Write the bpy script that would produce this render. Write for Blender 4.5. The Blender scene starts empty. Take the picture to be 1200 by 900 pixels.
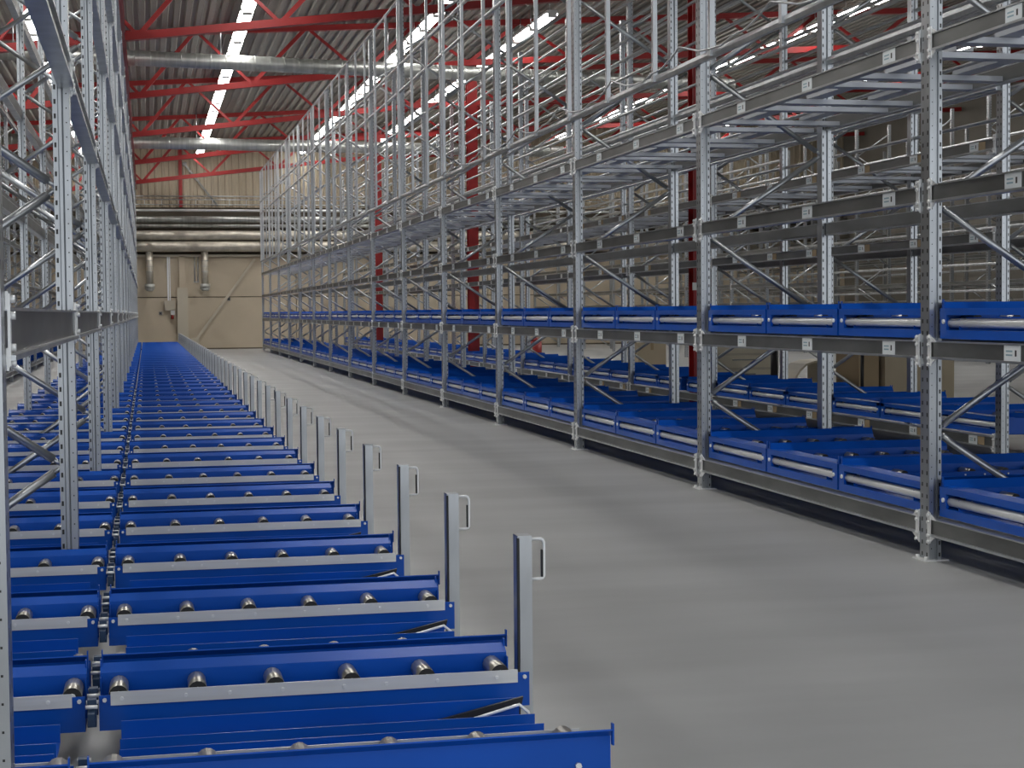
import bpy, math, random
from mathutils import Vector, Matrix
random.seed(7)
scene = bpy.context.scene
COL = scene.collection

# ------------------------------------------------------------------ camera
YAW, PITCH, ROLL, FPX, CAM_H = .2144, .0437, .0089, 1962.6, 1.303
cam_d = bpy.data.cameras.new('camera')
cam_d.sensor_fit = 'HORIZONTAL'; cam_d.sensor_width = 36.0
cam_d.lens = FPX / 1200.0 * 36.0
cam_d.clip_start = .05; cam_d.clip_end = 300
cam = bpy.data.objects.new('camera', cam_d); COL.objects.link(cam)
fwd = Vector((math.sin(YAW) * math.cos(PITCH), math.cos(YAW) * math.cos(PITCH), -math.sin(PITCH)))
right = Vector((math.cos(YAW), -math.sin(YAW), 0))
up = right.cross(fwd)
r2 = right * math.cos(ROLL) - up * math.sin(ROLL)
u2 = up * math.cos(ROLL) + right * math.sin(ROLL)
cam.matrix_world = Matrix(((r2.x, u2.x, -fwd.x, 0), (r2.y, u2.y, -fwd.y, 0), (r2.z, u2.z, -fwd.z, CAM_H), (0, 0, 0, 1)))
scene.camera = cam

# ------------------------------------------------------------------ world, exposure
LAMP_STRENGTH = 21.0
w = bpy.data.worlds.new('world'); scene.world = w; w.use_nodes = True
bg = w.node_tree.nodes['Background']
bg.inputs[0].default_value = (.92, .96, 1.0, 1); bg.inputs[1].default_value = 1.15
scene.view_settings.view_transform = 'Standard'
scene.view_settings.look = 'None'
scene.view_settings.gamma = 1.0
scene.view_settings.use_curve_mapping = False
scene.view_settings.exposure = 0.1

# ------------------------------------------------------------------ materials
def mat(name, color, rough=.5, metal=0.0, noise=None, bump=None, emit=None, spec=.5):
    """noise = (scale xyz, amount, detail) varies colour; bump = (scale, strength)"""
    m = bpy.data.materials.new(name); m.use_nodes = True
    nt = m.node_tree; N = nt.nodes; L = nt.links
    b = N['Principled BSDF']
    b.inputs['Base Color'].default_value = (*color, 1)
    b.inputs['Roughness'].default_value = rough
    b.inputs['Metallic'].default_value = metal
    b.inputs['Specular IOR Level'].default_value = spec
    if emit:
        b.inputs['Emission Color'].default_value = (*emit[0], 1)
        b.inputs['Emission Strength'].default_value = emit[1]
    tc = N.new('ShaderNodeTexCoord')
    if noise:
        sc, amt, det = noise
        mp = N.new('ShaderNodeMapping'); mp.inputs['Scale'].default_value = sc
        nz = N.new('ShaderNodeTexNoise'); nz.inputs['Detail'].default_value = det; nz.inputs['Scale'].default_value = 1.0
        rp = N.new('ShaderNodeValToRGB')
        rp.color_ramp.elements[0].position = .3; rp.color_ramp.elements[1].position = .7
        rp.color_ramp.elements[0].color = (*[c * (1 - amt) for c in color], 1)
        rp.color_ramp.elements[1].color = (*[min(1, c * (1 + amt)) for c in color], 1)
        L.new(tc.outputs['Object'], mp.inputs['Vector']); L.new(mp.outputs[0], nz.inputs['Vector'])
        L.new(nz.outputs['Fac'], rp.inputs[0]); L.new(rp.outputs[0], b.inputs['Base Color'])
    if bump:
        nz2 = N.new('ShaderNodeTexNoise'); nz2.inputs['Scale'].default_value = bump[0]; nz2.inputs['Detail'].default_value = 4
        bp = N.new('ShaderNodeBump'); bp.inputs['Strength'].default_value = bump[1]; bp.inputs['Distance'].default_value = .01
        L.new(tc.outputs['Object'], nz2.inputs['Vector']); L.new(nz2.outputs['Fac'], bp.inputs['Height'])
        L.new(bp.outputs[0], b.inputs['Normal'])
    return m

GALV = mat('galvanized_steel', (.52, .54, .56), .32, .88, ((9, 9, 3), .14, 3))
GALV_DARK = mat('dull_rolled_steel', (.20, .205, .20), .40, .75, ((5, 2, 9), .22, 4))
STEEL = mat('brushed_steel', (.76, .77, .77), .32, .35, ((3, 3, 40), .06, 2))
ROLLER = mat('roller_steel', (.52, .50, .46), .3, .85, ((70, 6, 70), .14, 2))
BLUE = mat('blue_paint', (.003, .078, .44), .30, 0, ((2.2, 2.2, 2.2), .10, 3), spec=.35)
BLUE_DARK = mat('dark_blue_grey_paint', (.018, .045, .10), .4, 0)
BLACK = mat('black_rubber', (.012, .012, .013), .5)
RED = mat('red_paint', (.28, .008, .008), .45, 0, ((1.5, 1.5, 1.5), .12, 3))
LANE_GREY = mat('primed_grey_steel', (.52, .54, .58), .45, .35, ((4, 4, 4), .08, 2))
ZINC = mat('bright_zinc', (.86, .87, .87), .3, .3)
FLOOR = mat('polished_concrete', (.41, .415, .415), .42, 0, ((.35, 1.5, 1), .13, 8), (14, .05), spec=.35)
ROOF = mat('roof_sheet', (.25, .24, .21), .5, .25, ((.8, .25, .8), .16, 4))
PANEL = mat('beige_concrete', (.53, .455, .345), .8, 0, ((.8, .8, .8), .07, 5), (30, .06))
PANEL_GROOVE = mat('panel_joint', (.12, .1, .075), .8)
CLAD = mat('beige_cladding', (.42, .36, .265), .55, .1, ((1, 1, .3), .06, 3))
WALL = mat('plain_wall', (.46, .42, .34), .8, 0, ((.5, .5, .5), .06, 3))
DUCT = mat('spiral_duct_zinc', (.46, .47, .45), .36, .75, ((14, 1, 1), .16, 2))
WRAP = mat('foil_insulation', (.62, .58, .50), .4, .55, ((3, 1.4, 3), .2, 5), (7, .35))
LAMP = mat('lamp_diffuser', (.9, .9, .9), .5, 0, emit=((1.0, .98, .94), LAMP_STRENGTH))
LAMP_BODY = mat('lamp_housing', (.75, .75, .74), .5)
CARD = mat('cardboard', (.50, .42, .30), .85, 0, ((2, 2, 2), .06, 3))
IVORY = mat('ivory_plastic', (.68, .62, .48), .45)
CREAM = mat('cream_sheet_metal', (.55, .50, .40), .5)
WHITE = mat('white_plastic', (.8, .8, .78), .5)
TAN = mat('tan_sticker', (.36, .27, .16), .7)

def label_material():
    """white shelf label: pale text lines on the left, one dark slot on the right"""
    m = mat('shelf_label', (.72, .76, .78), .5)
    nt = m.node_tree; N = nt.nodes; L = nt.links; b = N['Principled BSDF']
    tc = N.new('ShaderNodeTexCoord'); sx = N.new('ShaderNodeSeparateXYZ'); L.new(tc.outputs['Generated'], sx.inputs[0])
    def band(sock, c, e):
        n = N.new('ShaderNodeMath'); n.operation = 'COMPARE'; n.inputs[1].default_value = c; n.inputs[2].default_value = e
        L.new(sock, n.inputs[0]); return n.outputs[0]
    def mul(a, c):
        n = N.new('ShaderNodeMath'); n.operation = 'MULTIPLY'; L.new(a, n.inputs[0]); L.new(c, n.inputs[1]); return n.outputs[0]
    slot = mul(band(sx.outputs['Y'], .28, .055), band(sx.outputs['Z'], .5, .2))
    mod = N.new('ShaderNodeMath'); mod.operation = 'FRACT'
    ms = N.new('ShaderNodeMath'); ms.operation = 'MULTIPLY'; ms.inputs[1].default_value = 4; L.new(sx.outputs['Z'], ms.inputs[0]); L.new(ms.outputs[0], mod.inputs[0])
    txt = mul(mul(band(mod.outputs[0], .5, .22), band(sx.outputs['Y'], .68, .2)), band(sx.outputs['Z'], .52, .28))
    m1 = N.new('ShaderNodeMix'); m1.data_type = 'RGBA'; m1.inputs['A'].default_value = (.72, .76, .78, 1); m1.inputs['B'].default_value = (.26, .40, .46, 1)
    L.new(txt, m1.inputs['Factor'])
    m2 = N.new('ShaderNodeMix'); m2.data_type = 'RGBA'; m2.inputs['B'].default_value = (.02, .02, .02, 1)
    L.new(slot, m2.inputs['Factor']); L.new(m1.outputs['Result'], m2.inputs['A']); L.new(m2.outputs['Result'], b.inputs['Base Color'])
    return m
LABEL = label_material()

def perforated(name, base):
    """galvanized upright with rows of punched slots"""
    m = mat(name, base, .30, .90, ((9, 9, 2.5), .12, 3))
    nt = m.node_tree; N = nt.nodes; L = nt.links; b = N['Principled BSDF']
    src = b.inputs['Base Color'].links[0].from_socket
    tc = N.new('ShaderNodeTexCoord'); sx = N.new('ShaderNodeSeparateXYZ'); L.new(tc.outputs['Object'], sx.inputs[0])
    def mth(op, a, v1=None, v2=None):
        n = N.new('ShaderNodeMath'); n.operation = op
        if hasattr(a, 'is_linked'): L.new(a, n.inputs[0])
        else: n.inputs[0].default_value = a
        for k, v in ((1, v1), (2, v2)):
            if v is None: continue
            if hasattr(v, 'is_linked'): L.new(v, n.inputs[k])
            else: n.inputs[k].default_value = v
        return n.outputs[0]
    fz = mth('FRACT', mth('DIVIDE', sx.outputs['Z'], .06))
    hz = mth('COMPARE', fz, .5, .17)
    ay = mth('ABSOLUTE', sx.outputs['Y'])
    web = mth('MULTIPLY', mth('COMPARE', ay, .026, .0075), mth('LESS_THAN', sx.outputs['X'], .003))
    lip = mth('MULTIPLY', mth('COMPARE', sx.outputs['X'], .0605, .0045), mth('GREATER_THAN', ay, .02))
    hz2 = mth('COMPARE', fz, .0, .09)
    side = mth('MULTIPLY', mth('MULTIPLY', mth('COMPARE', sx.outputs['X'], .014, .0025), mth('GREATER_THAN', ay, .045)), hz2)
    hole = mth('MINIMUM', mth('ADD', mth('MULTIPLY', mth('ADD', web, lip), hz), side), 1.0)
    mx = N.new('ShaderNodeMix'); mx.data_type = 'RGBA'; mx.inputs['B'].default_value = (.012, .012, .012, 1)
    L.new(hole, mx.inputs['Factor']); L.new(src, mx.inputs['A']); L.new(mx.outputs['Result'], b.inputs['Base Color'])
    inv = mth('MULTIPLY', mth('SUBTRACT', 1.0, hole), .90); L.new(inv, b.inputs['Metallic'])
    return m
PERF = perforated('perforated_upright_steel', (.44, .46, .48))

# ------------------------------------------------------------------ mesh builder
class MB:
    def __init__(s): s.v = []; s.f = []; s.m = []; s.sm = []
    def face(s, idx, m=0, smooth=False): s.f.append(tuple(idx)); s.m.append(m); s.sm.append(smooth)
    def box(s, x0, x1, y0, y1, z0, z1, m=0):
        b = len(s.v)
        s.v += [(x, y, z) for z in (z0, z1) for y in (y0, y1) for x in (x0, x1)]
        for q in ((0, 2, 3, 1), (4, 5, 7, 6), (0, 1, 5, 4), (2, 6, 7, 3), (0, 4, 6, 2), (1, 3, 7, 5)):
            s.face([b + i for i in q], m)
        return s
    def cyl(s, p0, p1, r, n=10, m=0, cap=None, r1=None, smooth=True):
        p0 = Vector(p0); p1 = Vector(p1); d = (p1 - p0).normalized()
        a = d.orthogonal().normalized(); c = d.cross(a); b = len(s.v); r1 = r if r1 is None else r1
        for p, rr in ((p0, r), (p1, r1)):
            for i in range(n):
                t = 2 * math.pi * i / n
                s.v.append(tuple(p + (a * math.cos(t) + c * math.sin(t)) * rr))
        for i in range(n):
            j = (i + 1) % n; s.face((b + i, b + j, b + n + j, b + n + i), m, smooth)
        cm = m if cap is None else cap
        s.face([b + i for i in reversed(range(n))], cm); s.face([b + n + i for i in range(n)], cm)
        return s
    def prism(s, prof, axis, a0, a1, m=0, caps=True):
        """closed 2D profile extruded along 'x', 'y' or 'z'"""
        b = len(s.v); n = len(prof)
        for a in (a0, a1):
            for (p, q) in prof:
                s.v.append({'x': (a, p, q), 'y': (p, a, q), 'z': (p, q, a)}[axis])
        for i in range(n):
            j = (i + 1) % n; s.face((b + i, b + j, b + n + j, b + n + i), m)
        if caps:
            s.face([b + i for i in reversed(range(n))], m); s.face([b + n + i for i in range(n)], m)
        return s
    def sheet(s, pts, t, axis, a0, a1, m=0):
        """bent sheet of thickness t: open polyline profile, each leg a closed thin bar"""
        n = len(pts); off = []
        for i in range(n):
            d = Vector((0, 0))
            for j in (i - 1, i):
                if 0 <= j < n - 1:
                    e = Vector(pts[j + 1]) - Vector(pts[j]); e.normalize(); d += Vector((-e.y, e.x))
            d.normalize(); off.append((pts[i][0] + d.x * t, pts[i][1] + d.y * t))
        for i in range(n - 1):
            s.prism([pts[i], pts[i + 1], off[i + 1], off[i]], axis, a0, a1, m)
        return s
    def tube(s, pts, r, n=6, m=0, closed=False):
        pts = [Vector(p) for p in pts]; b = len(s.v); N = len(pts)
        prev = None
        for i, p in enumerate(pts):
            if i == 0: d = pts[1] - p
            elif i == N - 1: d = p - pts[i - 1]
            else: d = (pts[i + 1] - p).normalized() + (p - pts[i - 1]).normalized()
            d.normalize()
            a = d.orthogonal().normalized() if prev is None else (prev - d * prev.dot(d)).normalized()
            prev = a; c = d.cross(a)
            for k in range(n):
                t = 2 * math.pi * k / n; s.v.append(tuple(p + (a * math.cos(t) + c * math.sin(t)) * r))
        for i in range(N - 1):
            for k in range(n):
                j = (k + 1) % n
                s.face((b + i * n + k, b + i * n + j, b + (i + 1) * n + j, b + (i + 1) * n + k), m, True)
        s.face([b + k for k in reversed(range(n))], m); s.face([b + (N - 1) * n + k for k in range(n)], m)
        return s
    def add(s, o, mat4=None, mmap=None):
        b = len(s.v)
        s.v += [tuple(mat4 @ Vector(v)) for v in o.v] if mat4 else list(o.v)
        flip = mat4 is not None and mat4.to_3x3().determinant() < 0
        for f, m, q in zip(o.f, o.m, o.sm):
            s.face([b + i for i in (reversed(f) if flip else f)], mmap[m] if mmap else m, q)
        return s
    def mesh(s, name, mats):
        me = bpy.data.meshes.new(name); me.from_pydata(s.v, [], s.f)
        for mm in mats: me.materials.append(mm)
        me.polygons.foreach_set('material_index', s.m); me.polygons.foreach_set('use_smooth', s.sm)
        me.update(); return me

def place(name, me, parent=None, loc=(0, 0, 0), rz=0.0):
    o = bpy.data.objects.new(name, me); COL.objects.link(o)
    o.location = loc; o.rotation_euler = (0, 0, rz)
    if parent is not None: o.parent = parent
    return o
def thing(name, label, cat, loc=(0, 0, 0), rz=0.0, group=None, me=None):
    o = place(name, me, None, loc, rz); o['label'] = label; o['category'] = cat
    if group: o['group'] = group
    return o
def struct(name, me, loc=(0, 0, 0)):
    o = place(name, me, None, loc); o['kind'] = 'structure'; return o
def copy_tree(o, parent=None):
    c = o.copy(); COL.objects.link(c)
    if parent is not None: c.parent = parent
    for ch in o.children: copy_tree(ch, c)
    return c

# ------------------------------------------------------------------ main dimensions
P = 3.6                       # bay length along the aisle
Y_WALL = 62.0
Y_OPEN = -2.5              # shell cut off behind the camera, an added opening for flash-like fill light
XL, XR = -9.0, 27.0
RACK1_X, RACK1_Y = 3.905, 7.955
def z_bottom_chord(x): return 5.9 + .118 * (x + .17) if x < 7.1 else 6.758 + .06 * (x - 7.1)
def z_top_chord(x): return 7.22 + .056 * (x + .2)
def z_roof(x): return z_top_chord(x) + .06

# ------------------------------------------------------------------ shell
struct('floor', MB().box(XL, XR, Y_OPEN, Y_WALL + .3, -.2, 0).mesh('floor', [FLOOR]))

def roof():
    b = MB(); x = XL; pitch = .23
    prof = []
    while x < XR:
        for dx, dz in ((0, 0), (.10, 0), (.125, .055), (.205, .055)):
            prof.append((x + dx, z_roof(x + dx) + dz))
        x += pitch
    n = len(prof); y0, y1 = Y_OPEN, Y_WALL + .3
    b.v = [(p, y0, q) for p, q in prof] + [(p, y1, q) for p, q in prof] + [(p, y0, q + .15) for p, q in prof] + [(p, y1, q + .15) for p, q in prof]
    for i in range(n - 1):
        b.face((i, n + i, n + i + 1, i + 1)); b.face((2 * n + i, 2 * n + i + 1, 3 * n + i + 1, 3 * n + i))
    return b.mesh('ceiling', [ROOF])
struct('ceiling', roof())

def far_wall():
    w_ = struct('wall_far', MB().box(XL, XR, Y_WALL + .12, Y_WALL + .4, 0, 9.2).mesh('wall_core', [PANEL_GROOVE]))
    # lower concrete panels in two courses
    for i in range(5):
        x0 = XL + i * 7.2
        for z0, z1 in ((.05, 1.885), (1.915, 3.36)):
            place('wall_panel', MB().box(x0 + .01, x0 + 7.19, Y_WALL, Y_WALL + .13, z0, z1).mesh('wall_panel', [PANEL]), w_)
    place('ledge', MB().box(XL, XR, Y_WALL - .14, Y_WALL + .13, 3.36, 3.44).mesh('ledge', [CREAM]), w_)
    place('skirting', MB().box(XL, XR, Y_WALL - .02, Y_WALL + .13, 0, .05).mesh('skirting', [PANEL_GROOVE]), w_)
    # ribbed cladding above
    b = MB(); x = XL; prof = []
    while x < XR:
        prof += [(x, Y_WALL + .08), (x + .12, Y_WALL + .08), (x + .15, Y_WALL + .045), (x + .22, Y_WALL + .045)]; x += .25
    n = len(prof)
    b.v = [(p, q, 5.15) for p, q in prof] + [(p, q, 9.2) for p, q in prof]
    for i in range(n - 1): b.face((i, i + 1, n + i + 1, n + i))
    b.box(XL, XR, Y_WALL + .10, Y_WALL + .13, 5.15, 9.2)
    place('cladding', b.mesh('cladding', [CLAD]), w_)
far_wall()
struct('wall_left', MB().box(XL - .3, XL, Y_OPEN, Y_WALL + .3, 0, 7.4).mesh('wall_left', [WALL]))
WALL_R = mat('dark_wall_sheet', (.20, .185, .16), .7, 0, ((.5, .5, .5), .1, 3))
struct('wall_right', MB().box(XR, XR + .3, Y_OPEN, Y_WALL + .3, 0, 9.6).mesh('wall_right', [WALL_R]))

# ------------------------------------------------------------------ roof trusses, columns, girder
TRUSS_Y = [20.95, 28.7, 36.4, 44.2, 52.2, 60.0]
def bar(p, q, wd, ht):
    """square tube between two points in the XZ plane (local y = across)"""
    p = Vector(p); q = Vector(q); d = (q - p).normalized(); nrm = Vector((-d.z, 0, d.x))
    b = MB(); base = 0
    for pt in (p, q):
        for sy in (-1, 1):
            for sn in (-1, 1):
                b.v.append(tuple(pt + nrm * (sn * ht / 2) + Vector((0, sy * wd / 2, 0))))
    for f in ((0, 1, 3, 2), (4, 6, 7, 5), (0, 4, 5, 1), (2, 3, 7, 6), (0, 2, 6, 4), (1, 5, 7, 3)): b.face(f)
    return b
def make_truss():
    t = thing('roof_truss', 'red welded steel lattice truss spanning the hall under the corrugated roof', 'truss', (0, TRUSS_Y[0], 0), group='red roof trusses')
    x0, x1 = XL + .1, XR - .1
    m = MB()
    for a, c in ((x0, 7.1), (7.1, x1)):
        m.add(bar((a, 0, z_bottom_chord(a + 1e-6 if a > x0 else a)), (c, 0, z_bottom_chord(c - 1e-6)), .17, .13))
    place('bottom_chord', m.mesh('bottom_chord', [RED]), t)
    place('top_chord', bar((x0, 0, z_top_chord(x0) - .02), (x1, 0, z_top_chord(x1) - .02), .15, .12).mesh('top_chord', [RED]), t)
    k = 0; x = -.05 - 2.35 * 3
    while x < x1 - 1.2:
        a = (x, 0, z_bottom_chord(x)); c = (x + 1.175, 0, z_top_chord(x + 1.175)); e = (x + 2.35, 0, z_bottom_chord(x + 2.35))
        place('diagonal', bar(a, c, .08, .08).mesh('diagonal', [RED]), t)
        if e[0] < x1: place('diagonal', bar(c, e, .06, .06).mesh('diagonal', [RED]), t)
        x += 2.35
    return t
tr = make_truss()
TR_LAB = ['over the red column with white tags', 'in front of the nearer zinc duct', 'just behind the nearer zinc duct', 'midway between the two zinc ducts', 'just behind the farther zinc duct', 'closest to the end wall']
for y, lb in zip(TRUSS_Y, TR_LAB):
    o = tr if y == TRUSS_Y[0] else copy_tree(tr)
    o.location = (0, y, 0); o['label'] = 'red steel lattice roof truss ' + lb

g = thing('eaves_girder', 'red steel girder running lengthwise above the left rack', 'girder', (-.36, 0, 0))
place('bottom_flange', MB().box(-.1, .1, Y_OPEN, Y_WALL, 5.78, 5.80).mesh('flange', [RED]), g)
place('top_flange', MB().box(-.1, .1, Y_OPEN, Y_WALL, 6.08, 6.10).mesh('flange', [RED]), g)
place('girder_web', MB().box(-.01, .01, Y_OPEN, Y_WALL, 5.80, 6.08).mesh('web', [RED]), g)

def column(x, y, label):
    zt = z_bottom_chord(7.1) - .05
    c = thing('steel_column', label, 'column', (x, y, 0))
    for s in (-1, 1):
        place('flange', MB().box(-.11, .11, s * .10 - .01, s * .10 + .01, .02, zt).mesh('flange', [RED]), c)
    place('column_web', MB().box(-.01, .01, -.09, .09, .02, zt).mesh('web', [RED]), c)
    place('base_plate', MB().box(-.15, .15, -.11, .11, 0, .02).mesh('base_plate', [RED]), c)
    return c
c1 = column(7.10, 21.0, 'red steel column nearest the fire extinguisher cartons, carrying small white tags')
for z in (1.55, .92): place('tag', MB().box(-.13, -.03, -.115, -.110, z, z + .10).mesh('tag', [WHITE]), c1)
c1['label'] = 'red steel column with small white tags standing among the second rack conveyors'
column(7.10, 36.565, 'red steel column half way down the second rack, near the fire extinguisher')
column(7.10, 52.02, 'red steel column farthest down the second rack, towards the end wall')

# ------------------------------------------------------------------ strip lights
def make_lamp():
    t = thing('strip_light', '', 'lamp', (0, 0, 0))
    b = MB(); b.prism([(-.13, .03), (.13, .03), (.10, .10), (-.10, .10)], 'y', -.72, .72)
    for s in (-.74, .70): b.box(-.09, .09, s, s + .04, -.05, .06)
    place('housing', b.mesh('lamp_housing', [LAMP_BODY]), t)
    d = MB().prism([(-.10, -.02), (.10, -.02), (.125, .028), (-.125, .028)], 'y', -.69, .69)
    place('diffuser', d.mesh('lamp_diffuser', [LAMP]), t)
    h = MB()
    for y in (-.5, .5): h.cyl((0, y, .10), (0, y, .46), .008, 5)
    place('hanger', h.mesh('lamp_hanger', [GALV]), t)
    return t
lamp0 = make_lamp(); used = False
LAMP_ROWS = [(-2.05, 3.5, 'above the left racks'), (1.95, 3.5, 'above the open aisle'), (5.72, 31.9, 'above the gap between the two right racks'),
             (8.15, 34.0, 'above the packing area behind the second rack'), (15.0, 27.0, 'above the packing area near the far racks'), (21.0, 27.0, 'beyond the packing area')]
for x, ystart, where in LAMP_ROWS:
    y = ystart
    while y < Y_WALL - .8:
        if min(abs(y - ty) for ty in TRUSS_Y) > -1:
            o = lamp0 if not used else copy_tree(lamp0); used = True
            o.location = (x, y, z_roof(x) - .46); o['label'] = 'white fluorescent strip light hung in a row ' + where; o['group'] = 'strip lights ' + where
        y += 1.72
# ------------------------------------------------------------------ ventilation ducts across the hall
def duct(y0, y1, z, r, label):
    xa, xb = -6.5, 13.0
    t = thing('ventilation_duct', label, 'duct', (0, 0, 0))
    dy = (y1 - y0) / 6.3
    P0 = Vector((xa, y0 + dy * xa, z)); P1 = Vector((xb, y0 + dy * xb, z))
    place('pipe', MB().cyl(P0, P1, r, 20).mesh('duct_pipe', [DUCT]), t)
    n = 66
    seams = MB()
    for i in range(n):
        c = P0.lerp(P1, (i + .5) / n); d = (P1 - P0).normalized() * .008
        seams.cyl(c - d, c + d, r + .006, 20)
    so = place('seams', seams.mesh('duct_seams', [DUCT]), t); so['kind'] = 'stuff'
    for x in (1.55, 5.0, -2.4):
        f = (x - xa) / (xb - xa); c = P0.lerp(P1, f)
        place('hanger_rod', MB().cyl((c.x, c.y, c.z + r - .01), (c.x, c.y, z_roof(c.x) + .02), .012, 6).mesh('hanger_rod', [GALV]), t)
duct(34.0, 35.0, 6.33, .15, 'round spiral zinc duct crossing the hall behind the nearest truss')
duct(50.6, 51.2, 6.33, .175, 'round spiral zinc duct crossing the hall farther back, closer to the end wall')

# ------------------------------------------------------------------ end wall services
def wall_pipe(name, z, r, m, label, y=None, lump=False):
    y = Y_WALL - .18 - r if y is None else y
    b = MB()
    if lump:
        pts = []; x = XL + .05; rr = []
        while x < XR - .1: pts.append(x); x += .9
        for i in range(len(pts) - 1):
            ra = r * (1 + .03 * math.sin(i * 1.7)); rb = r * (1 + .03 * math.sin((i + 1) * 1.7))
            b.cyl((pts[i], y, z), (pts[i + 1], y, z), ra, 16, r1=rb)
    else: b.cyl((XL + .05, y, z), (XR - .05, y, z), r, 14)
    t = thing(name, label, 'pipe', (0, 0, 0)); place('pipe', b.mesh(name, [m]), t)
    br = MB()
    for x in (-3.5, .5, 3.0, 6.5, 10): br.box(x - .02, x + .02, y - .01, Y_WALL + .12, z - .02, z + .02)
    o = place('brackets', br.mesh('brackets', [GALV_DARK]), t); o['kind'] = 'stuff'
    return t
wall_pipe('insulated_pipe', 3.72, .19, WRAP, 'fat foil wrapped pipe lowest on the end wall, just above the ledge')
wall_pipe('insulated_pipe', 4.12, .17, WRAP, 'fat foil wrapped pipe second above the ledge of the end wall')
wall_pipe('service_pipe', 4.47, .07, DUCT, 'thin grey pipe between the foil wrapped pipes and the wider grey pipe')
wall_pipe('service_pipe', 4.70, .115, DUCT, 'wider smooth grey pipe in the stack on the end wall')
wall_pipe('service_pipe', 5.03, .045, ZINC, 'thin bright pipe below the ribbed cladding of the end wall')
t = thing('cable_tray', 'wire cable tray running along the foot of the ribbed cladding', 'cable tray', (0, Y_WALL - .3, 5.22))
place('rail', MB().cyl((XL, -.15, .0), (XR, -.15, .0), .018, 6).mesh('rail', [GALV]), t)
place('rail', MB().cyl((XL, -.15, .18), (XR, -.15, .18), .018, 6).mesh('rail', [GALV]), t)
place('rail', MB().cyl((XL, .1, .32), (XR, .1, .32), .022, 6).mesh('rail', [GALV]), t)
b = MB(); x = XL
while x < XR: b.box(x, x + .02, -.15, .38, -.02, 0); b.box(x, x + .02, -.16, -.14, 0, .18); x += .6
o = place('rungs', b.mesh('rungs', [GALV]), t); o['kind'] = 'stuff'

def down_duct(x, label):
    t = thing('outlet_duct', label, 'duct', (x, Y_WALL - .30, 0))
    place('pipe', MB().cyl((0, 0, 2.34), (0, 0, 3.60), .125, 16).mesh('pipe', [WRAP]), t)
    b = MB()
    for z in (2.8, 3.0, 3.2): b.cyl((0, 0, z), (0, 0, z + .02), .132, 16)
    o = place('seams', b.mesh('seams', [DUCT]), t); o['kind'] = 'stuff'
    b = MB().cyl((0, 0, 2.20), (0, 0, 2.38), .18, 18).cyl((0, 0, 2.12), (0, 0, 2.20), .10, 18, r1=.18)
    place('outlet_cap', b.mesh('outlet_cap', [DUCT]), t)
    place('wall_bracket', MB().box(-.02, .02, 0, .31, 3.02, 3.06).mesh('bracket', [GALV_DARK]), t)
down_duct(.14, 'foil wrapped outlet duct dropping down the end wall beside the left rack')
down_duct(2.10, 'foil wrapped outlet duct dropping down the end wall beside the cream column')
t = thing('cased_column', 'cream wall column with a wider box casing at its foot', 'column', (1.29, Y_WALL, 0))
place('casing', MB().box(-.19, .19, -.24, 0, 0, 2.24).mesh('casing', [CREAM]), t)
place('shaft', MB().box(-.10, .10, -.14, 0, 2.24, 3.40).mesh('shaft', [PANEL]), t)
place('upper_shaft', MB().box(-.06, .06, -.06, .06, 5.15, 7.25).mesh('upper_shaft', [RED]), t)
t = thing('switch_box', 'cream electrical box with conduit on the end wall left of the cased column', 'switch box', (.84, Y_WALL, 0))
place('box', MB().box(-.19, .19, -.16, 0, 1.42, 1.78).mesh('box', [CREAM]), t)
place('conduit', MB().box(-.08, -.02, -.05, 0, 1.78, 3.38).mesh('conduit', [ZINC]), t)
place('conduit', MB().box(.00, .03, -.05, 0, 1.78, 3.38).mesh('conduit', [ZINC]), t)
place('socket', MB().box(.03, .17, -.14, 0, 1.26, 1.42).mesh('socket', [WHITE]), t)
place('plug', MB().cyl((.08, -.1, 1.26), (.08, -.1, 1.12), .05, 10).mesh('plug', [RED]), t)
t = thing('conduit_pair', 'pair of thin steel conduits ending half way down the end wall', 'conduit', (1.80, Y_WALL, 0))
for dx in (-.06, .06): place('conduit', MB().cyl((dx, -.04, 2.45), (dx, -.04, 3.38), .02, 8).mesh('conduit', [GALV]), t)
place('clip', MB().box(-.1, .1, -.05, 0, 2.43, 2.47).mesh('clip', [GALV]), t)
t = thing('wall_brace', 'slanting cream steel brace fixed across the end wall panels', 'brace', (0, Y_WALL - .06, 0))
place('strut', bar((1.72, 0, .30), (3.92, 0, 3.30), .08, .09).mesh('strut', [CREAM]), t)
place('foot_plate', MB().box(1.58, 1.86, -.05, .06, .15, .42).mesh('plate', [CREAM]), t)
t = thing('roof_brace', 'thin dark brace slanting down across the ribbed cladding of the end wall', 'brace', (0, Y_WALL - .06, 0))
place('strut', bar((1.45, 0, 6.7), (2.6, 0, 5.2), .05, .06).mesh('strut', [GALV_DARK]), t)
place('end_plate', MB().box(1.38, 1.52, -.02, .12, 6.65, 6.78).mesh('plate', [GALV_DARK]), t)
for x, z, lab in ((.50, 1.32, 'small grey wall socket left of the switch box'), (2.95, 1.82, 'small dark wall fitting right of the slanting brace')):
    t = thing('wall_socket', lab, 'socket', (x, Y_WALL, z))
    place('plate', MB().box(-.06, .06, -.03, 0, -.06, .06).mesh('plate', [GALV_DARK]), t)
    place('cover', MB().cyl((0, -.03, 0), (0, -.05, 0), .035, 10).mesh('cover', [BLACK]), t)

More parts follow.
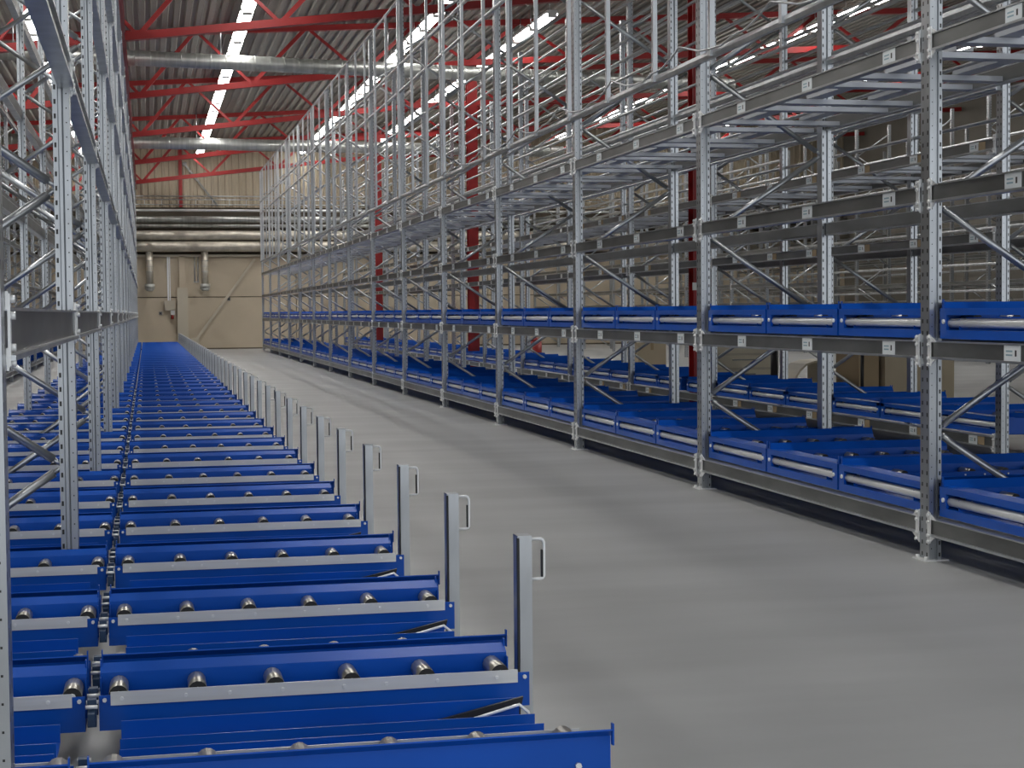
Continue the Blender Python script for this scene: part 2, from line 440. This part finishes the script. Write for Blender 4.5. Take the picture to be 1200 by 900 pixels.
# ------------------------------------------------------------------ roller conveyor lanes
RZ = .095         # roller axis above lane bottom
RL = .132         # roller length
INNER = .185      # inner rail plate, measured from the guide lip
def roller_mb(r=.026):
    b = MB()
    b.cyl((0, 0, 0), (0, RL, 0), r, 14, 0, cap=1)
    b.cyl((0, -.008, 0), (0, RL + .008, 0), .010, 8, 2)
    return b
def rail_profile(tall): 
    h = (.182, .138) if tall else (.146, .126)
    return [(0, h[0]), (.034, h[1]), (.034, 0), (INNER, 0), (INNER, .097)]
def rail_mb(x0, x1, tall, g0=.0, gr=.0):
    """U rail with raised, outward flared guide on its y=0 side, bolts and hooks at the ends"""
    b = MB(); pr = rail_profile(tall); h = pr[0][1]
    g1 = x1 - gr
    b.sheet(pr[:3], .004, 'x', x0 + g0, g1, 0)
    b.sheet(pr[2:], .004, 'x', x0, x1, 0)
    for xa, xb in ((x0 + g0, x0 + g0 + .004), (g1 - .004, g1)):
        b.box(xa, xb, .0, .016, h - .035, h + .016, 0)                      # small hooks on the lip
        b.box(xa, xb, .034, .062, .06, .118, 0)
    for x in (x0 + .05, x0 + .42, x1 - .32, x1 - .08):
        b.cyl((x, .024, .06), (x, .034, .06), .008, 6, 1)
    for x in (x0 + .015, x1 - .015):
        b.cyl((x, INNER, .085), (x, INNER + .009, .085), .006, 6, 1)
    return b
def strip_mb(x0, x1):
    b = MB().box(x0, x1, INNER + .0045, INNER + .0085, .070, .107, 0)
    n = 8
    for i in range(n):
        x = x0 + .03 + (x1 - x0 - .06) * (i + (.18 if i % 3 == 1 else 0)) / (n - .6)
        b.cyl((x, INNER + .005, .088), (x, INNER + .013, .088), .0055, 6, 1)
    return b
class LaneKit:
    """meshes for one kind of lane; length along local x, width along local y"""
    def __init__(s, key, x0, x1, s0, s1, rollers, W, entry=False, tall=False, far_cut=0.0):
        s.W = W; s.entry = entry; s.x0 = x0; s.x1 = x1; s.rollers = rollers
        flip = Matrix.Translation((0, W, 0)) @ Matrix.Scale(-1, 4, (0, 1, 0))
        rA = rail_mb(x0, x1, tall); rB = MB().add(rail_mb(x0, x1, tall, 0, far_cut), flip)
        stA = strip_mb(s0, s1); stB = MB().add(stA, flip)
        ro = roller_mb()
        s.railA = rA.mesh(key + '_rail', [BLUE, ZINC]); s.railB = rB.mesh(key + '_rail', [BLUE, ZINC])
        s.stA = stA.mesh(key + '_strip', [BLUE if tall else STEEL, ZINC]); s.stB = stB.mesh(key + '_strip', [BLUE if tall else STEEL, ZINC])
        s.ro = ro.mesh(key + '_roller', [ROLLER, BLACK, ZINC])
        mid = MB()
        for ym in (W * .34, W * .62): mid.sheet([(ym - .1, .055), (ym - .1, .004), (ym + .1, .004), (ym + .1, .055)], .004, 'x', x0 + .06, x1 - .06, 0)
        s.mid = mid.mesh(key + '_channel', [BLUE])
        s.cross = MB().box(-.05, .05, .17, W - .17, -.012, .004, 0).mesh(key + '_cross', [BLUE_DARK])
        s.cx = [x0 + .12, (x0 + x1) / 2 - .06, x1 - .12]
        if entry:
            e = MB()
            e.box(x0 - .012, x0 + .05, .0, W, -.002, .042, 0)                                   # sill
            e.box(x0 - .012, x0 + .004, .0, .07, .04, .150, 0); e.box(x0 - .012, x0 + .004, W - .07, W, .04, .150, 0)
            e.prism([(x0 - .012, .118), (x0 + .13, .140), (x0 + .13, .146), (x0 - .012, .152)], 'y', 0, W, 0)
            e.cyl((x0 - .02, .045, .085), (x0 - .008, .045, .085), .012, 8, 1); e.cyl((x0 - .02, W - .045, .085), (x0 - .008, W - .045, .085), .012, 8, 1)
            s.frame = e.mesh(key + '_entry', [BLUE, ZINC])
            s.long = MB().cyl((x0 + .018, .07, .078), (x0 + .018, W - .07, .078), .024, 12, 0).mesh(key + '_entry_roller', [STEEL])
        # one mesh for lanes too far off to show parts
        f = MB(); mm = {0: 0, 1: 2, 2: 2}
        lo = MB(); lo.sheet(rail_profile(tall), .004, 'x', x0, x1, 0)
        for M4 in (None, flip):
            f.add(lo, M4)
            f.add(MB().box(s0, s1, INNER + .0045, INNER + .0085, .070, .107, 0 if tall else 1), M4)
            for x in rollers:
                q = MB(); q.cyl((x, .044, RZ), (x, .044 + RL, RZ), .026, 8, 3); f.add(q, M4)
        f.add(mid)
        for x in s.cx: f.box(x - .05, x + .05, .17, W - .17, -.012, .004, 0)
        if entry:
            f.add(e, None, {0: 0, 1: 2}); f.cyl((x0 + .018, .07, .078), (x0 + .018, W - .07, .078), .024, 8, 1)
        s.far = f.mesh(key + '_far', [BLUE, STEEL, ZINC, ROLLER])
    def lane(s, label, group, loc, full=True):
        if not full: return thing('roller_conveyor', label, 'conveyor', loc, 0, group, s.far)
        t = thing('roller_conveyor', label, 'conveyor', loc, 0, group)
        for rail, strip, far in ((s.railA, s.stA, False), (s.railB, s.stB, True)):
            r = place('side_rail', rail, t)
            place('steel_strip', strip, r)
            for x in s.rollers:
                place('roller', s.ro, r, (x, s.W - .044 - RL if far else .044, RZ))
        place('channel', s.mid, t)
        for x in s.cx: place('cross_member', s.cross, t, (x, 0, 0))
        if s.entry:
            e = place('entry_frame', s.frame, t); place('entry_roller', s.long, e)
        return t

LANE_Z = .168
RX = [-.093 + .2135 * i for i in range(6)]
kitA = LaneKit('outer', -.145, 1.058, -.114, 1.022, RX, 1.082, far_cut=.036)
LX = [-.216 - .2135 * i for i in range(6)]
kitB = LaneKit('inner', -1.41, -.182, -1.37, -.216, LX, 1.082)
LANE_Y0 = 3.762; NL = 47
lab_a = 'blue roller conveyor lane ending at a steel guide post beside the aisle'
lab_b = 'blue roller conveyor lane lying under the uprights of the left rack'
lever = MB()
lever.prism([(0, -.01), (.20, .045), (.205, .065), (-.04, .012)], 'y', 0, .012, 0)
lever_me = lever.mesh('stop_lever', [BLACK])
rod_me = MB().tube([(-.10, -.01, -.006), (.10, -.012, .045), (.125, -.014, .052), (.15, -.012, .03), (.16, -.01, .0)], .005, 6).mesh('lever_rod', [ZINC])
coup = MB()
coup.box(-.009, .009, .02, .30, .02, .05, 0)
for y in (.06, .12, .2, .27): coup.cyl((-.016, y, .06), (.016, y, .06), .006, 6, 1)
for y in (.08, .22): coup.box(-.012, .012, y, y + .03, .0, .075, 0)
coup_me = coup.mesh('coupling', [BLUE_DARK, ZINC])
for k in range(NL):
    y = LANE_Y0 + 1.2 * k; full = y < 24
    a = kitA.lane(lab_a, 'roller lanes ending at guide posts', (0, y, LANE_Z), full)
    bb = kitB.lane(lab_b, 'roller lanes under the left rack', (0, y, LANE_Z), full)
    bb['label'] = 'blue roller conveyor lane under the left rack, ' + ('just past an upright frame', 'midway between two upright frames', 'just before an upright frame')[k % 3]
    bb['group'] = 'roller lanes under the left rack, ' + ('past frames', 'between frames', 'before frames')[k % 3]
    if k in (0, NL - 1):
        del a['group']; a['label'] = 'blue roller conveyor lane with rollers, ' + ('first of the row, before the first guide post' if k == 0 else 'last of the row, at the end wall')
    if full:
        lv = place('stop_lever', lever_me, a, (.80, .74, -.002)); place('lever_rod', rod_me, lv, (.06, -.02, 0))
        place('coupling', coup_me, bb, (-.163, .78, .02)); place('coupling', coup_me, bb, (-.163, .02, .02))

# guide posts with pull handles
post = MB().sheet([(.010, -.03), (-.022, -.03), (-.022, .03), (.022, .03), (.022, -.03), (.012, -.03)][::-1], .003, 'z', .012, .632, 0)
post.box(-.022, .022, -.03, .03, .629, .632, 0)
post2 = MB().sheet([(-.022, .03), (-.022, .006)], .003, 'z', .012, .632, 0)
post_me = MB().box(-.016, .022, -.03, -.027, .012, .632).box(.019, .022, -.027, .03, .012, .632).box(-.022, .019, .027, .03, .012, .632).box(-.022, -.019, -.018, .027, .012, .632).box(-.022, .022, -.03, .03, .626, .632).mesh('guide_post', [GALV])
slot_me = MB().box(-.023, -.017, -.029, -.019, .015, .626).mesh('post_slot', [BLACK])  # black strip filling the open slot, its shade put into the colour
hp = []
for (x, z), (ax, az) in (((.022, .618), (1, 0)), ):
    hp = [(.020, 0, .618), (.056, 0, .618), (.062, 0, .614), (.066, 0, .606), (.066, 0, .508), (.062, 0, .500), (.056, 0, .497), (.020, 0, .497)]
handle_me = MB().tube(hp, .0052, 8).mesh('handle', [ZINC])
inner_bar_me = MB().box(.0565, .0615, -.006, .006, .503, .585).mesh('inner_bar', [BLACK])  # black bar just inside the outer rod of the handle
foot_me = MB().box(-.05, .05, -.055, .055, 0, .012).mesh('foot_plate', [GALV])
gp0 = None
for k in range(NL - 1):
    loc = (1.090, 4.878 + 1.2 * k, 0)
    if gp0 is None:
        gp0 = thing('guide_post', 'slim galvanized guide post with a wire pull handle beside the aisle', 'post', loc, 0, 'guide posts along the conveyor edge')
        place('post', post_me, gp0); place('slot_shade', slot_me, gp0); h = place('handle', handle_me, gp0); place('inner_bar', inner_bar_me, h); place('foot_plate', foot_me, gp0)
    else:
        o = copy_tree(gp0); o.location = loc
        if k == NL - 2: del o['group']; o['label'] = 'slim galvanized guide post last of its row, next to the end wall'
del gp0['group']; gp0['label'] = 'slim galvanized guide post first of its row, behind the first conveyor lane'

# supports under the left lanes
def support(x, label):
    t = thing('conveyor_support', label, 'support rail', (x, LANE_Y0 - .1, 0))
    n = int(round(NL * 1.2 / 3.6)) + 1
    for i in range(n):
        y0 = i * 3.6
        if y0 > NL * 1.2 - .3: break
        place('rail', MB().box(-.03, .03, y0, min(y0 + 3.59, NL * 1.2), .085, .156).mesh('rail', [GALV]), t)
        place('leg', MB().box(-.03, .03, y0 + .25, y0 + .31, .008, .085).box(-.06, .06, y0 + .22, y0 + .34, 0, .008).mesh('leg', [GALV]), t)
support(.62, 'galvanized support rail on short legs under the conveyor lanes with guide posts')
support(.02, 'galvanized support rail on short legs under the joint between the left conveyor lanes')

# ------------------------------------------------------------------ pallet racks
UP_PROF = [(0, -.05), (.026, -.05), (.034, -.036), (.046, -.036), (.050, -.046), (.07, -.046), (.07, .046), (.050, .046), (.046, .036), (.034, .036), (.026, .05), (0, .05)]
def upright_mesh(h): return MB().prism(UP_PROF[::-1], 'z', .008, h).mesh('upright', [PERF])
foot_plate_me = MB().box(-.03, .10, -.075, .075, 0, .008).cyl((-.015, -.05, .008), (-.015, -.05, .022), .011, 6).cyl((-.015, .05, .008), (-.015, .05, .022), .011, 6).mesh('foot_plate', [ZINC])
def brace_mesh(x0, z0, x1, z1, r=.019):
    p = Vector((x0, 0, z0)); q = Vector((x1, 0, z1)); d = (q - p).normalized()
    b = MB(); b.cyl(p + d * .05, q - d * .05, r, 10)
    b.cyl(p, p + d * .06, r * .55, 8); b.cyl(q - d * .06, q, r * .55, 8)
    return b.mesh('brace', [GALV])
def beam_mesh(L, h=.092, d=.042, lip=.012, m=None):
    """x = 0 is the back of the beam, -d its aisle face; z = 0 is the top"""
    b = MB().prism([(0, -.006), (-d, -.006), (-d, -h + .006), (0, -h + .006)][::-1], 'y', 0, L, 0)
    b.box(-d - lip * .6, 0, 0, L, -.007, 0, 1)                                   # top edge; the light it catches is put in as brighter steel
    b.box(-d - lip, 0, 0, L, -h, -h + .012, 1)                                   # bottom lip, its bright lit line also put into the colour
    return b.mesh('beam', [m or GALV_DARK, GALV])
def connector_mesh(h=.092):
    b = MB()
    for s in (0, 1):
        sg = 1 if s == 0 else -1
        y0 = 0
        pass
    b.box(-.056, -.050, -.002, .030, -h - .035, .030)
    b.prism([(-.002, .035), (.085, -.004), (-.002, -.004)], 'x', -.052, -.046)
    b.prism([(-.002, -h - .045), (-.002, -h + .004), (.085, -h + .004)], 'x', -.052, -.046)
    for z in (.018, -.018, -h + .005, -h - .028): b.cyl((-.056, .014, z), (-.066, .014, z), .009, 6)
    return b
CON = connector_mesh()
con_a = CON.mesh('beam_connector', [ZINC])
con_b = MB().add(CON, Matrix.Scale(-1, 4, (0, 1, 0))).mesh('beam_connector', [ZINC])
label_me = MB().box(-.0455, -.0425, -.075, .075, -.080, -.008).mesh('label_plate', [LABEL])
sticker_me = MB().box(-.0450, -.0425, -.055, .055, -.078, -.012).mesh('sticker', [TAN])
plain_label_me = MB().box(-.0450, -.0425, -.06, .06, -.078, -.012).mesh('plain_label', [WHITE])
FRONT = [.665 + 1.17 * k for k in range(6)]; REAR = [.08 + 1.17 * k for k in range(6)]

def rack(label, x_face, y0, n, height, levels, depth=1.0, mirror=False, near=6, labels=(), rails=(), stickers=False, brace_full=True, lev_h=None, first_bay=0, feet=True):
    """levels: z of beam tops (front and rear beam in every bay); rails: z of thin full length rails. The aisle face is at x_face."""
    t = thing('pallet_rack', label, 'rack', (x_face, y0, 0), math.pi if mirror else 0)
    sy = 1
    nr = lambda i: (n - i) if mirror else i
    up = upright_mesh(height)
    bU = [brace_mesh(.055, z, depth - .055, z + .585) for z in (FRONT[0],)][0]
    bD = brace_mesh(.055, FRONT[0], depth - .055, REAR[0])
    bm = beam_mesh(P - .104, *(lev_h or ()))
    cache = {}
    for i in range(n + 1):
        y = sy * i * P
        for x, rz in ((0, 0), (depth, math.pi)):
            u = place('upright', up, t, (x, y, 0), rz)
            if nr(i) < near and feet: place('foot_plate', foot_plate_me, u)
        for k in range(6):
            if REAR[k] + .6 < height and brace_full:
                place('brace', bD, t, (0, y, 1.17 * k)); 
                if FRONT[k] + .62 < height: place('brace', bU, t, (0, y, 1.17 * k))
    for i in range(n):
        ya = sy * i * P + .052 if sy > 0 else -(i + 1) * P + .052
        for lz in levels:
            for x, rz, fr in ((.045, 0, True), (depth - .045, math.pi, False)):
                o = place('beam', bm, t, (x, ya if fr else ya + P - .104, lz), rz)
                if fr and nr(i) < near + 1 and lz > .16:
                    place('beam_connector', con_a, o); place('beam_connector', con_b, o, (0, P - .104, 0))
                    if lz in labels:
                        for j in range(3):
                            place('label_plate', label_me, o, (0, .38 + j * 1.14, 0))
                            if stickers: place('sticker', sticker_me, o, (0, .38 + j * 1.14 - .14, 0))
                elif fr and lz in labels and nr(i) < 13:
                    for j in range(3): place('label_plate', plain_label_me, o, (0, .38 + j * 1.14, 0))
    for z, x, hh in rails:
        L_ = n * P
        place('tie_rail', MB().prism([(0, 0), (-.03, 0), (-.036, -hh * .5), (-.03, -hh), (0, -hh)][::-1], 'y', 0 if sy > 0 else -L_, L_ if sy > 0 else 0).mesh('tie_rail', [GALV]), t, (x, 0, z))
    return t

NB1 = 15
Z0, Z1, Z2, Z3, Z4 = .222, 1.130, 1.925, 2.688, 3.105
rk1 = rack('tall galvanized pallet rack across the aisle holding two tiers of blue conveyors', RACK1_X, RACK1_Y - P, NB1, 6.15,
     [Z0, Z1, Z2, Z3], near=6, labels=(Z1, Z2, Z3),
     rails=[(Z4, .0, .055), (Z4 + .02, 1.0, .055), (4.72, .0, .035), (5.12, .0, .035), (6.14, .0, .03)])
# drop-in divider tubes above the fourth level
div_me = MB().box(-.02, .015, -.024, .024, 3.06, 6.12).mesh('divider_post', [GALV])
y = 9.835 - 1.336 * 3
while y < RACK1_Y + (NB1 - 1) * P:
    place('divider_post', div_me, rk1, (-.03, y - (RACK1_Y - P), 0)); y += 1.336
# grey lane frames under the third level
bx = MB().sheet([(-.05, .03), (-.05, 0), (.05, 0), (.05, .03)], .004, 'x', .06, 1.02).mesh('support_bar', [LANE_GREY])
by = MB().sheet([(-.05, .025), (-.05, 0), (.05, 0), (.05, .025)], .004, 'y', .1, .96).mesh('cross_bar', [LANE_GREY])
far_b = MB(); cnt = 0
for i in range(NB1):
    for j in range(3):
        yl = i * P + .06 + j * 1.165
        for dy in (.15, .95):
            if i < 8: place('support_bar', bx, rk1, (0, yl + dy, Z3 - .085))
            else: far_b.box(.06, 1.02, yl + dy - .05, yl + dy + .05, Z3 - .085, Z3 - .075)
        for dx in (.30, .72):
            if i < 8: place('cross_bar', by, rk1, (dx, yl, Z3 - .05))
            else: far_b.box(dx - .05, dx + .05, yl + .1, yl + .96, Z3 - .05, Z3 - .04)
o = place('far_support_bars', far_b.mesh('far_support_bars', [LANE_GREY]), rk1); o['kind'] = 'stuff'

kitC = LaneKit('right', .055, 1.30, .09, 1.26, [.16 + .2135 * i for i in range(6)], 1.135, entry=True, tall=True)
for lev, zz, lab, grp in ((0, Z0 + .002, 'blue conveyor low in the rack across the aisle', 'conveyors on the floor level across the aisle'),
                          (1, Z1 + .002, 'blue conveyor higher in the rack across the aisle', 'conveyors on the second level across the aisle')):
    for i in range(NB1):
        for j in range(3):
            y = RACK1_Y - P + i * P + .058 + j * 1.163
            if y + 1.2 < 6.3: continue
            which = ('farthest of its bay from end wall', 'middle one of its bay', 'closest of its bay to end wall')[j]
            kitC.lane(lab + ', ' + which, grp + ', ' + which, (RACK1_X, y, zz + .012), y < 22)

# second rack behind
R2X, R2Y, NB2 = 6.84, 12.6, 13
ups2 = [3.10 + .262 * i for i in range(12)]
rk2 = rack('galvanized pallet rack behind the first one, with red columns among its conveyors', R2X, R2Y, NB2, 6.1, [Z0, Z1, Z2, Z3], near=3,
     labels=(Z0, Z2, Z3), stickers=True, rails=[(z, .0, .032) for z in ups2] + [(z - .03, 1.0, .032) for z in ups2])
for i in range(NB2):
    for j in range(3):
        y = R2Y + i * P + .058 + j * 1.163
        o = kitC.lane('blue roller conveyor on the floor level of the second rack, behind the narrow gap', 'conveyors in the second rack', (R2X, y, Z0 + .014), y < 19)
        for cy in (21.0, 36.565, 52.02):                       # narrower lanes beside the red columns
            if y - .15 < cy < y + 1.135 + .15:
                if cy > y + .6: o.scale.y = (cy - .12 - y) / 1.135
                else: o.location.y = cy + .12; o.scale.y = (y + 1.135 - cy - .12) / 1.135
for i in range(NB2):
    for j in range(3):
        yl = i * P + .06 + j * 1.165
        if i < 6:
            for dy in (.15, .95): place('support_bar', bx, rk2, (0, yl + dy, Z3 - .085))
            place('cross_bar', by, rk2, (.5, yl, Z3 - .05))

# far racks beyond the packing area
rack('galvanized rack far behind the packing area, in front of the rearmost racks', 14.2, 36.0, 7, 6.2, [.9, 1.45, 1.9, 2.7, 3.5], near=0, rails=[(z, .0, .06) for z in (1.2, 2.3, 3.1, 3.9, 4.3, 4.7, 5.1, 5.5)], feet=False)
rack('galvanized rack along the far side of the packing area, behind the cartons', 18.6, 24.0, 10, 6.2, [.42, .8, 1.45, 1.9, 2.7, 3.5], near=0, rails=[(z, .0, .06) for z in (.6, 1.1, 1.7, 2.3, 3.1, 3.9, 4.3, 4.7, 5.1, 5.5)], feet=False)
rack('rearmost galvanized rack standing against the right wall of the hall', 21.8, 24.0, 10, 6.2, [.42, 1.1, 1.9, 2.7, 3.5], near=0, rails=[(z, .0, .06) for z in (1.5, 2.3, 3.1, 3.9, 4.3, 4.7, 5.1, 5.5)], feet=False)

# left rack (its aisle face looks to +x)
LRX, LRY, NBL = -.297, 3.70, 16
rkL = rack('tall galvanized rack standing over the left conveyor lanes', LRX, LRY + NBL * P, NBL, 5.55, [.155, 1.32, 2.36, 3.42, 4.45, 5.4], depth=.96, mirror=True, near=20, lev_h=(.115, .042, .024))
# outer left rack past the narrow left passage
LR2X = -2.55
rkLL = rack('galvanized rack at the far left beyond the narrow passage', LR2X, LRY + 1.3 + 15 * P, 12, 5.4, [.222, 1.13, 1.95, 2.75, 3.6, 4.4, 5.2], depth=1.0, mirror=True, near=0)
kitD = LaneKit('left', -1.30, -.055, -1.26, -.09, [-.16 - .2135 * i for i in range(6)], 1.135, tall=True)
for i in range(12):
    for j in range(3):
        y = LRY + 1.3 + 15 * P - (i + 1) * P + .058 + j * 1.163
        kitD.lane('blue roller conveyor on the floor level of the far left rack', 'conveyors in the far left rack', (LR2X, y, .236), False)

# loose cables along the fourth level
pts = []; y = 7.0
i = 0
while y < 22:
    sag = [0, -.03, -.02, 0, .05, .10, .04, 0][i % 8]
    pts.append((RACK1_X - .05, y, Z4 + .02 + sag)); y += .23; i += 1
thing('cable', 'loose grey cable looped along the fourth level rail of the rack', 'cable', me=MB().tube(pts, .008, 6).mesh('cable', [GALV]))

# ------------------------------------------------------------------ packing area behind the second rack
def carton(x0, x1, y0, y1, h, label, m=CARD):
    t = thing('carton', label, 'box', ((x0 + x1) / 2, (y0 + y1) / 2, 0)); a, c = (x1 - x0) / 2, (y1 - y0) / 2
    place('body', MB().box(-a, a, -c, c, 0, h - .01).mesh('body', [m]), t)
    place('flap', MB().box(-a, -.005, -c, c, h - .01, h).mesh('flap', [m]), t); place('flap', MB().box(.005, a, -c, c, h - .01, h).mesh('flap', [m]), t)
    place('tape', MB().box(-.03, .03, -c - .003, c + .003, h - .15, h + .002).mesh('tape', [TAN]), t)
carton(9.75, 10.05, 21.9, 22.7, 1.15, 'narrow dark brown carton standing beside the large carton', TAN)
carton(10.1, 11.15, 21.8, 22.8, 1.12, 'large plain cardboard carton standing on the packing area floor')
carton(9.9, 10.5, 33.2, 33.8, .62, 'brown cardboard carton standing low beside the red column')
t = thing('work_chair', 'ivory moulded shell with a curved back on a low stand in the packing area', 'chair', (9.47, 23.3, 0))
pr = [(-.30, .17), (-.24, .27), (-.16, .40), (-.06, .49), (.08, .53), (.28, .545), (.28, .52), (.09, .505), (-.045, .465), (-.14, .38), (-.215, .26), (-.27, .17)]
b = MB().prism(pr, 'y', -.30, .30); b.box(-.27, .24, -.28, -.25, .17, .22).box(-.27, .24, .25, .28, .17, .22).box(.20, .24, -.28, .28, .17, .53)
place('shell', b.mesh('shell', [IVORY]), t)
place('seat', MB().box(-.28, .25, -.28, .28, .14, .18).mesh('seat', [WHITE]), t)
place('stand', MB().cyl((0, 0, .02), (0, 0, .15), .03, 8).mesh('stand', [GALV_DARK]), t)
b = MB()
for k in range(5):
    a = k * 1.2566; b.box(-.01, .01, -.01, .01, 0, .03); b.cyl((0, 0, .03), (.27 * math.cos(a), .27 * math.sin(a), .02), .018, 6)
place('base', b.mesh('base', [BLACK]), t)
t = thing('drawer_cabinet', 'low cream drawer cabinet in the packing area behind the second rack', 'cabinet', (9.75, 26.9, 0))
place('body', MB().box(-.55, .55, -.35, .35, 0, .82).mesh('body', [CREAM]), t)
for z in (.08, .32, .56):
    d = place('drawer', MB().box(-.5, .5, -.37, -.35, z, z + .2).mesh('drawer', [IVORY]), t)
    place('handle', MB().box(-.2, .2, -.39, -.37, z + .12, z + .14).mesh('handle', [GALV_DARK]), d)
t = thing('bollard', 'black bollard with a white top beside the drawer cabinet', 'bollard', (9.85, 25.4, 0))
place('post', MB().cyl((0, 0, 0), (0, 0, .62), .06, 12).mesh('post', [BLACK]), t); place('cap', MB().cyl((0, 0, .62), (0, 0, .92), .06, 12).mesh('cap', [WHITE]), t)
t = thing('sign_stand', 'white sign arm on a black pole beside the large carton', 'sign', (9.62, 21.5, 0))
place('pole', MB().cyl((0, 0, .01), (0, 0, .72), .025, 8).mesh('pole', [BLACK]), t); place('panel', MB().box(-.03, .03, -.02, .02, .72, .95).box(-.03, .28, -.02, .02, .92, .95).mesh('panel', [WHITE]), t)
place('base', MB().box(-.12, .12, -.12, .12, 0, .012).mesh('base', [BLACK]), t)
t = thing('fire_extinguisher', 'red fire extinguisher with a pale label standing behind the second rack', 'fire extinguisher', (9.15, 39.4, 0))
place('cylinder', MB().cyl((0, 0, 0), (0, 0, .56), .17, 18).cyl((0, 0, .56), (0, 0, .66), .17, 18, r1=.05).mesh('cylinder', [RED]), t)
place('valve', MB().cyl((0, 0, .66), (0, 0, .72), .035, 8).box(-.12, .03, -.015, .015, .72, .75).mesh('valve', [BLACK]), t)
b = MB()
n = 8; c0 = math.pi * 1.05
for i in range(n):
    a0, a1 = c0 + i * .11, c0 + (i + 1) * .11
    k = len(b.v); b.v += [(.173 * math.cos(a0), .173 * math.sin(a0), .2), (.173 * math.cos(a1), .173 * math.sin(a1), .2), (.173 * math.cos(a1), .173 * math.sin(a1), .42), (.173 * math.cos(a0), .173 * math.sin(a0), .42)]
    b.face((k, k + 1, k + 2, k + 3))
place('label_sheet', b.mesh('label_sheet', [CREAM]), t)
place('hose', MB().tube([(-.1, 0, .73), (-.2, 0, .70), (-.22, 0, .5), (-.19, 0, .25)], .014, 6).mesh('hose', [BLACK]), t)
